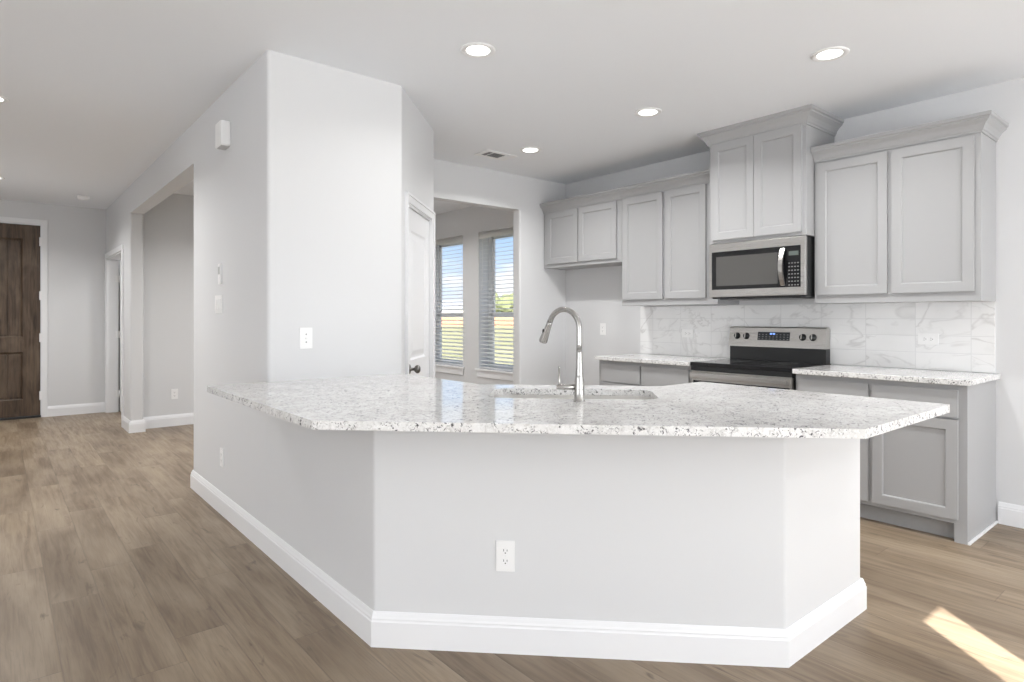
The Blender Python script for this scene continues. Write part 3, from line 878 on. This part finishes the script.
# ================================================================== RANGE
t = thing('kitchen_range', 'stainless steel electric range with black glass cooktop between the base cabinets', 'range', (4.5, 2.432, 0))
RY0, RY1 = 2.016, 2.820; RXF = 4.175
w = MB(); w.box(RXF + .03, XB - .03, RY0 + .004, RY1 - .004, .09, .905); w.box(RXF + .09, XB - .05, RY0 + .03, RY1 - .03, 0, .09)
build('range_body', w, M['black'], t)
w = MB(); w.box(RXF - .012, XB - .02, RY0, RY1, .905, .936, .004)
ck = build('cooktop', w, M['glassblack'], t); ck['label'] = 'black glass cooktop'
w = MB(); w.box(RXF - .006, RXF + .03, RY0 + .002, RY1 - .002, .872, .905, .003)
build('front_rim', w, M['black'], t)
for (bx, by, br) in ((4.36, 2.24, .09), (4.36, 2.64, .075), (4.57, 2.24, .07), (4.57, 2.64, .09)):
    w = MB(); w.lathe([(br - .002, 0), (br - .002, .0006), (br, .0006), (br, 0)], (bx, by, .936), (0, 0, 1), 40, closed_ends=False)
    build('burner_ring', w, mat('burner_mark', (.12, .12, .12), .2), t)
w = MB(); w.box(RXF, RXF + .03, RY0 + .004, RY1 - .004, .235, .868, .004)
dr_ = build('oven_door', w, M['steel'], t)
w = MB(); w.box(RXF - .003, RXF + .004, RY0 + .02, RY1 - .02, .30, .795, .002)
build('door_glass', w, M['glassblack'], dr_)
w = MB(); w.box(RXF - .052, RXF - .030, RY0 + .018, RY1 - .018, .815, .858, .007)
for yy_ in (RY0 + .035, RY1 - .035): w.box(RXF - .032, RXF + .002, yy_ - .013, yy_ + .013, .822, .852, .003)
build('door_handle', w, M['steel'], dr_)
w = MB(); w.box(RXF, RXF + .03, RY0 + .004, RY1 - .004, .09, .228, .004)
build('storage_drawer', w, M['steel'], t)
# backguard
w = MB(); w.box(XB - .085, XB - .012, RY0 + .012, RY1 - .012, .936, 1.05, .003)
build('backguard_base', w, M['black'], t)
w = MB()
f_ = [(XB - .105, 1.046), (XB - .020, 1.046), (XB - .014, 1.19), (XB - .030, 1.206), (XB - .070, 1.206), (XB - .080, 1.198)]
a = [w.bm.verts.new((x, RY0 + .010, z)) for x, z in f_]; b = [w.bm.verts.new((x, RY1 - .010, z)) for x, z in f_]
for k in range(6): w.bm.faces.new((a[k], a[(k + 1) % 6], b[(k + 1) % 6], b[k]))
w.bm.faces.new(a); w.bm.faces.new(list(reversed(b)))
bg_ = build('control_panel', w, M['steel'], t)
def on_guard(z): return XB - .105 + (z - 1.046) / (1.198 - 1.046) * .025
gn = Vector((-1, 0, .164)).normalized()
for ky in (2.737, 2.655, 2.196, 2.118):
    c_ = Vector((on_guard(1.130), ky, 1.130))
    w = MB(); w.lathe([(.0, 0), (.027, 0), (.027, .003), (.021, .005), (.0195, .022), (.017, .025), (0, .025)], c_, gn, 24)
    kb = build('knob', w, M['black'], bg_)
    w = MB(); w.box(-.0035, .0035, -.0185, .0185, .0, .006, .001)
    w.xf(Matrix.Translation(c_ + gn * .025) @ gn.to_track_quat('Z', 'Y').to_matrix().to_4x4())
    build('knob_grip', w, M['steel'], kb)
w = MB(); dz0, dz1 = 1.100, 1.166
x0_, x1_ = on_guard(dz0) - .002, on_guard(dz1) - .002
w.face([(x0_, 2.296, dz0), (x0_, 2.558, dz0), (x1_, 2.558, dz1), (x1_, 2.296, dz1)]); w.face([(x0_ + .004, 2.296, dz0), (x1_ + .004, 2.296, dz1), (x1_ + .004, 2.558, dz1), (x0_ + .004, 2.558, dz0)])
for (ya, yb) in ((2.296, 2.296), (2.558, 2.558)):
    w.face([(x0_, ya, dz0), (x1_, ya, dz1), (x1_ + .004, ya, dz1), (x0_ + .004, ya, dz0)])
w.face([(x0_, 2.296, dz0), (x0_ + .004, 2.296, dz0), (x0_ + .004, 2.558, dz0), (x0_, 2.558, dz0)]); w.face([(x1_, 2.296, dz1), (x1_, 2.558, dz1), (x1_ + .004, 2.558, dz1), (x1_ + .004, 2.296, dz1)])
dp = build('display', w, M['screen'], bg_)
w = MB(); zc = 1.152; xx = on_guard(zc) - .004
for k in range(4):
    y_ = 2.452 - k * .010 - (.004 if k > 1 else 0)
    w.box(xx - .0005, xx + .001, y_ - .0035, y_ + .0035, zc - .006, zc + .006)
build('clock_digits', w, M['digits'], dp)
w = MB()
for r_ in range(3):
    for k in range(9):
        if 3 <= k <= 4 and r_ == 2: continue
        y_ = 2.545 - k * .029; z_ = 1.110 + r_ * .018
        xx = on_guard(z_) - .003
        w.box(xx - .0006, xx + .002, y_ - .007, y_ + .004, z_ - .0025, z_ + .0025)
build('touch_keys', w, mat('key_marks', (.22, .22, .22), .5), dp)

# ================================================================== MICROWAVE
t = thing('microwave', 'stainless over-the-range microwave hung under the tall raised cabinet', 'microwave', (4.55, 2.4, 1.425))
MY0, MY1, MZ0, MZ1, MX = 2.003, 2.765, 1.428, 1.858, 4.365
w = MB(); w.box(MX + .001, XB - .001, MY0 + .012, MY1 - .012, MZ0, MZ1, .004)
build('microwave_body', w, M['black'], t)
w = MB(); w.box(MX - .028, MX + .001, MY0, MY1, MZ0 + .012, MZ1 - .002, .006)
fp = build('front_frame', w, M['steel'], t)
w = MB(); w.box(MX - .031, MX - .02, MY0 + .034, MY1 - .026, MZ0 + .070, MZ1 - .065, .003)
build('door_glass', w, M['glassblack'], t)
w = MB(); w.box(MX - .0318, MX - .03, MY0 + .200, MY1 - .066, MZ0 + .098, MZ1 - .105, .0005)
wm = mat('screened_window', (.08, .078, .074), .10, spec=.6)
build('door_window', w, wm, t)
w = MB(); cy = MY0 + .158; pts = []
for k in range(13):
    u_ = k / 12; pts.append((MX - .040 - .036 * math.sin(math.pi * u_), cy, MZ0 + .085 + u_ * (MZ1 - MZ0 - .165)))
# flat curved handle
a = None
for (x, y, z) in pts:
    ringv = [w.bm.verts.new((x - .006, y - .015, z)), w.bm.verts.new((x - .006, y + .015, z)), w.bm.verts.new((x + .006, y + .017, z)), w.bm.verts.new((x + .006, y - .017, z))]
    if a:
        for k in range(4): w.bm.faces.new((a[k], a[(k + 1) % 4], ringv[(k + 1) % 4], ringv[k]))
    else: w.bm.faces.new(list(reversed(ringv)))
    a = ringv
w.bm.faces.new(a)
for zz in (MZ0 + .092, MZ1 - .087): w.box(MX - .042, MX - .028, cy - .013, cy + .013, zz - .01, zz + .01, .002)
build('door_handle', w, M['steel'], t)
w = MB(); w.box(MX - .0325, MX - .0305, MY0 + .048, MY0 + .118, MZ1 - .135, MZ1 - .105, .0005)
build('clock_display', w, mat('microwave_clock', (.10, .12, .11), .2), t)
w = MB()
for r_ in range(7):
    for k in range(4):
        y_ = MY0 + .052 + k * .021; z_ = MZ0 + .085 + r_ * .026
        w.box(MX - .0318, MX - .0305, y_ - .006, y_ + .006, z_ - .004, z_ + .004)
build('keypad', w, mat('keypad_marks', (.16, .16, .16), .4), t)
w = MB(); w.box(MX + .03, XB - .05, MY0 + .06, MY1 - .06, MZ0 - .006, MZ0 + .001, .002)
build('bottom_grille', w, M['black'], t)

# ================================================================== SMALL WALL DEVICES
def frame_mtx(pos, nrm, up=(0, 0, 1)):
    n_ = Vector(nrm).normalized(); u_ = Vector(up); r_ = u_.cross(n_).normalized(); u_ = n_.cross(r_)
    return Matrix(((r_.x, u_.x, n_.x, pos[0]), (r_.y, u_.y, n_.y, pos[1]), (r_.z, u_.z, n_.z, pos[2]), (0, 0, 0, 1)))
def outlet(pos, nrm, label, kind='duplex', up=(0, 0, 1), w_=.072, h_=.118):
    names = {'duplex': ('electrical_outlet', 'outlet'), 'jack': ('cable_jack', 'wall jack'), 'switch': ('light_switch', 'light switch'), 'double': ('light_switch', 'light switch')}
    nm, cat = names[kind]
    t_ = thing(nm, label, cat, pos); F = frame_mtx(pos, nrm, up)
    def part(name, m_, mt, par=t_):
        m_.xf(F); return build(name, m_, mt, par)
    part('cover_plate', MB().box(-w_ / 2, w_ / 2, -h_ / 2, h_ / 2, 0, .0055, .002), M['plate'])
    if kind == 'duplex':
        for s_ in (-1, 1):
            q_ = MB(); cy_ = s_ * .0195
            q_.prism(rounded([(-.016, cy_ - .014), (.016, cy_ - .014), (.016, cy_ + .014), (-.016, cy_ + .014)], .007, 4), .005, .0068)
            rc = part('receptacle', q_, M['plate'])
            q_ = MB(); q_.box(-.0078, -.0052, cy_ - .001, cy_ + .0075, .0066, .0071); q_.box(.0052, .0078, cy_ - .001, cy_ + .0065, .0066, .0071)
            q_.box(-.0025, .0025, cy_ - .0095, cy_ - .0050, .0066, .0071)
            part('socket_slots', q_, M['slot'], rc)
        part('screw', MB().lathe([(0, 0), (.003, 0), (.003, .001), (0, .001)], (0, 0, .0055), (0, 0, 1), 10), M['plate'])
    elif kind == 'jack':
        part('jack', MB().lathe([(0, 0), (.0055, 0), (.0050, .007), (.003, .007), (.003, .002), (0, .002)], (0, 0, .0055), (0, 0, 1), 14), M['plate'])
        for s_ in (-1, 1):
            part('screw', MB().lathe([(0, 0), (.0035, 0), (.0035, .001), (0, .001)], (0, s_ * .022, .0055), (0, 0, 1), 10), M['slot'])
    else:
        xs = (0,) if kind == 'switch' else (-.046, 0, .046)
        for x_ in xs:
            q_ = MB(); q_.box(x_ - .0165, x_ + .0165, -.033, .033, .004, .0085, .0015)
            part('rocker', q_, M['plate'])
    return t_
fn = Vector((-1, -1, 0)).normalized()
outlet((1.4995, 1.8385, .369), fn, 'white duplex outlet low on the angled front face of the island')
outlet((XH, 4.325, .365), (-1, 0, 0), 'white duplex outlet low on the hall wall under the counter end')
outlet((1.345, YP, 1.165), (0, -1, 0), 'white cable jack plate on the pantry wall above the counter', 'jack')
outlet((XB, 4.295, 1.160), (-1, 0, 0), 'white outlet plate on the kitchen wall behind the faucet, left of the tile')
outlet((XB - .009, 1.395, 1.137), (-1, 0, 0), 'white sideways outlet on the tile backsplash right of the range', up=(0, 1, 0))
outlet((XB - .009, 3.27, 1.137), (-1, 0, 0), 'white sideways outlet on the tile backsplash left of the range', up=(0, 1, 0))
outlet((1.61, 8.16, .375), (0, -1, 0), 'white outlet low on the wall seen through the hall opening')
outlet((XH, 4.40, 1.370), (-1, 0, 0), 'wide white rocker switch plate on the hall wall below the wall controller', 'double', w_=.163)
t = thing('thermostat', 'slim white wall controller above the switch plate on the hall wall', 'thermostat', (XH, 4.38, 1.567))
w = MB(); w.box(XH - .014, XH, 4.325, 4.375, 1.50, 1.635, .004); build('housing', w, M['plate'], t)
w = MB(); w.box(XH - .0155, XH - .013, 4.333, 4.367, 1.565, 1.615, .0005); build('screen', w, mat('grey_lcd', (.45, .47, .45), .3), t)
t = thing('door_chime', 'white door chime box high on the hall wall near the pantry corner', 'door chime', (XH, 4.20, 2.44))
w = MB(); w.box(XH - .060, XH, 4.130, 4.265, 2.365, 2.52, .012); build('chime_cover', w, M['plate'], t)
w = MB(); w.box(XH - .052, XH - .004, 4.145, 4.250, 2.361, 2.366); build('sound_grille', w, mat('chime_grille', (.55, .55, .55), .5), t)

# ================================================================== CEILING DEVICES
def downlight(x, y, label, power):
    t_ = thing('recessed_light', label, 'ceiling light', (x, y, CEIL), 0, 'round recessed ceiling lights')
    w_ = MB(); w_.lathe([(.062, -.002), (.070, -.006), (.088, -.008), (.096, -.004), (.097, 0), (.062, 0), ], (x, y, CEIL), (0, 0, 1), 40, closed_ends=False)
    build('trim_ring', w_, M['plate'], t_)
    w_ = MB(); w_.lathe([(0, -.0035), (.064, -.0035), (.064, -.0005), (0, -.0005)], (x, y, CEIL), (0, 0, 1), 40)
    build('lens', w_, M['lens'], t_)
    l = bpy.data.lights.new('downlight', 'AREA'); l.shape = 'DISK'; l.size = .12; l.energy = power; l.color = (1, .99, .975); l.spread = R(145)
    o = bpy.data.objects.new('downlight', l); COL.objects.link(o); o.location = (x, y, CEIL - .012)
    return t_
downlight(2.018, 2.712, 'recessed ceiling light nearest the pantry corner, over the island', 5)
downlight(3.545, 1.504, 'recessed ceiling light at the right, in front of the right wall cabinet', 14)
downlight(3.557, 2.758, 'recessed ceiling light in front of the microwave cabinet', 14)
downlight(3.575, 4.04, 'recessed ceiling light beside the ceiling vent', 16)
downlight(-.03, 5.37, 'nearer hall ceiling light cut by the left edge', 28)
downlight(-.03, 8.42, 'farther hall ceiling light cut by the left edge, towards the entry', 24)

for k_, (x_, y_) in enumerate(((-2.6, -1.6), (-2.6, 1.6), (.2, -1.9), (2.6, -1.9), (4.0, -.6))):  # ceiling lights added out of view to brighten floor and ceiling
    downlight(x_, y_, 'added living room fill light behind the camera, ' + ('far left', 'left side', 'middle', 'right side', 'far right near the wall')[k_], 13)
downlight(2.3, 9.1, 'added fill light in the side room behind the hall door', 20)  # unseen lamp added to brighten the side room
downlight(3.6, 6.6, 'added fill light in the breakfast nook in front of its windows', 18)  # unseen lamp added to lift the nook's brightness
downlight(1.95, 6.6, 'added fill light just inside the hall opening', 26)  # second unseen lamp added to brighten the space past the opening

t = thing('ceiling_vent', 'white rectangular air vent in the kitchen ceiling near the nook opening', 'vent', (3.44, 4.37, CEIL))
w = MB(); vx0, vx1, vy0, vy1 = 3.28, 3.62, 4.27, 4.47
ox0, ox1, oy0, oy1 = 3.325, 3.515, 4.305, 4.435
for (a, b, c, e_) in ((vx0, vx1, vy0, oy0), (vx0, vx1, oy1, vy1), (vx0, ox0, oy0, oy1), (ox1, vx1, oy0, oy1), (3.375, 3.383, oy0, oy1)):
    w.box(a, b, c, e_, CEIL - .006, CEIL)
build('vent_frame', w, M['plate'], t)
w = MB(); w.box(ox0, ox1, oy0, oy1, CEIL - .0012, CEIL - .0002); build('duct_shade', w, M['dark'], t)  # dark sheet stands in for the shade inside the duct
w = MB()
for k in range(6):
    y_ = oy0 + .012 + k * .021
    w.box(ox0, ox1, y_, y_ + .0035, CEIL - .0055, CEIL - .0012)
build('louver_blades', w, mat('vent_blade', (.30, .30, .30), .5), t)
t = thing('smoke_detector', 'round white smoke detector on the hall ceiling near the entry wall', 'smoke detector', (.80, 9.05, CEIL))
w = MB(); w.lathe([(0, -.042), (.045, -.042), (.058, -.034), (.066, -.014), (.066, 0), (0, 0)], (.80, 9.05, CEIL), (0, 0, 1), 32)
build('detector_housing', w, M['plate'], t)
w = MB(); w.lathe([(0, -.046), (.016, -.046), (.018, -.041), (0, -.041)], (.80, 9.05, CEIL), (0, 0, 1), 20)
build('test_button', w, M['plate'], t)

# ================================================================== OUTSIDE
def ground(name, x0, x1, y0, y1, z):
    w_ = MB(); w_.box(x0, x1, y0, y1, z - .5, z); return struct(name, w_, M['grass'])
ground('ground', XB + .24, 420, -250, 420, -.12)
# board fence far across the field
Fv = Vector((.64, .768, 0)); Rv = Vector((.768, -.64, 0))
t = thing('board_fence', 'long orange-brown cedar board fence far across the field behind the windows', 'fence', tuple(Fv * 92))
F0 = Fv * 92
def obox(mb, u0, u1, n0, n1, z0, z1, org=F0):
    tt = MB(); tt.box(u0, u1, n0, n1, z0, z1)
    mtx = Matrix(((Rv.x, Fv.x, 0, org.x), (Rv.y, Fv.y, 0, org.y), (0, 0, 1, 0), (0, 0, 0, 1)))
    tt.xf(mtx); me = bpy.data.meshes.new('t'); tt.bm.to_mesh(me); tt.bm.free(); mb.bm.from_mesh(me); bpy.data.meshes.remove(me)
w = MB(); u_ = -34.0
while u_ < 26:
    obox(w, u_, u_ + .29, 0, .03, -.12, 1.80 + .03 * random.random()); u_ += .3
build('fence_boards', w, M['cedar'], t)
w = MB()
for z_ in (.25, .95, 1.6): obox(w, -34, 26, -.06, -.01, z_, z_ + .1)
build('fence_rails', w, M['cedar'], t)
for k in range(21):
    w = MB(); obox(w, -34 + k * 3, -33.86 + k * 3, -.14, -.02, -.12, 1.9); build('fence_post', w, M['cedar'], t)

# a low far hill
w = MB(); org = Fv * 260; npt = 60
top_, bot = [], []
for k in range(npt + 1):
    u_ = -150 + 300 * k / npt; hgt = 2.5 + 3.5 * math.exp(-((u_ + 5) / 60) ** 2) + .7 * math.sin(u_ * .09) + .4 * math.sin(u_ * .31)
    for j, (dn_, hz) in enumerate(((0, -.2), (25, hgt), (60, -.2))):
        p_ = org + Rv * u_ + Fv * dn_
        (top_ if j == 1 else bot).append((p_.x, p_.y, hz))
vb = [w.bm.verts.new(p) for p in bot]; vt = [w.bm.verts.new(p) for p in top_]
for k in range(npt):
    w.bm.faces.new((vb[2 * k], vb[2 * k + 2], vt[k + 1], vt[k])); w.bm.faces.new((vt[k], vt[k + 1], vb[2 * k + 3], vb[2 * k + 1]))
struct('far_hill', w, M['hill'])
# houses beyond the fence
def house(u0, u1, dist, label, hwall=3.0, hroof=2.4):
    org = Fv * dist
    t_ = thing('house', label, 'house', tuple(org + Rv * ((u0 + u1) / 2)), 0, 'houses beyond the fence')
    w_ = MB(); obox(w_, u0, u1, 0, 9, -.12, hwall, org); wl = build('wall', w_, M['brick'], t_)
    w_ = MB(); ov = .5
    P_ = lambda u, n_, z: tuple(org + Rv * u + Fv * n_ + Vector((0, 0, z)))
    a0, a1, b0, b1 = P_(u0 - ov, -ov, hwall), P_(u1 + ov, -ov, hwall), P_(u0 - ov, 9 + ov, hwall), P_(u1 + ov, 9 + ov, hwall)
    r0, r1 = P_(u0 + 3, 4.5, hwall + hroof), P_(u1 - 3, 4.5, hwall + hroof)
    for fc in ((a0, a1, r1, r0), (a1, b1, r1), (b1, b0, r0, r1), (b0, a0, r0), (a0, b0, b1, a1)): w_.face(fc)
    build('roof', w_, M['shingle'], t_)
    for k in range(3):
        uu = u0 + (u1 - u0) * (.2 + .3 * k)
        w_ = MB(); obox(w_, uu - .7, uu + .7, -.04, .02, .9, 2.3, org); build('window', w_, M['glassblack'], wl)
house(-22, -7, 150, 'low grey-roofed house beyond the fence, seen in the left nook window')
def tree(u, dist, r_, h_, label, seed):
    org = Fv * dist + Rv * u; rnd = random.Random(seed)
    t_ = thing('tree', label, 'tree', (org.x, org.y, -.12), 0, 'trees beyond the fence')
    w_ = MB(); w_.tube([(org.x, org.y, -.12), (org.x + .1, org.y, h_ * .35), (org.x, org.y, h_ * .7)], [.3, .22, .12], 10)
    build('trunk', w_, M['bark'], t_)
    w_ = MB()
    for k in range(9):
        c_ = Vector((org.x + rnd.uniform(-1, 1) * r_ * .6, org.y + rnd.uniform(-1, 1) * r_ * .6, h_ * .62 + rnd.uniform(-1, 1) * h_ * .2))
        q_ = bmesh.ops.create_icosphere(w_.bm, subdivisions=3, radius=r_ * rnd.uniform(.45, .65))
        for v_ in q_['verts']: v_.co = v_.co * (1 + rnd.uniform(-.12, .12)) + c_
    build('crown', w_, M['leaf'], t_)
tree(-6, 135, 3.4, 7.4, 'leafy green tree beyond the fence, leftmost in the right nook window', 1)
tree(0.5, 128, 3.0, 6.4, 'leafy green tree beyond the fence, at the right edge of the right nook window', 2)
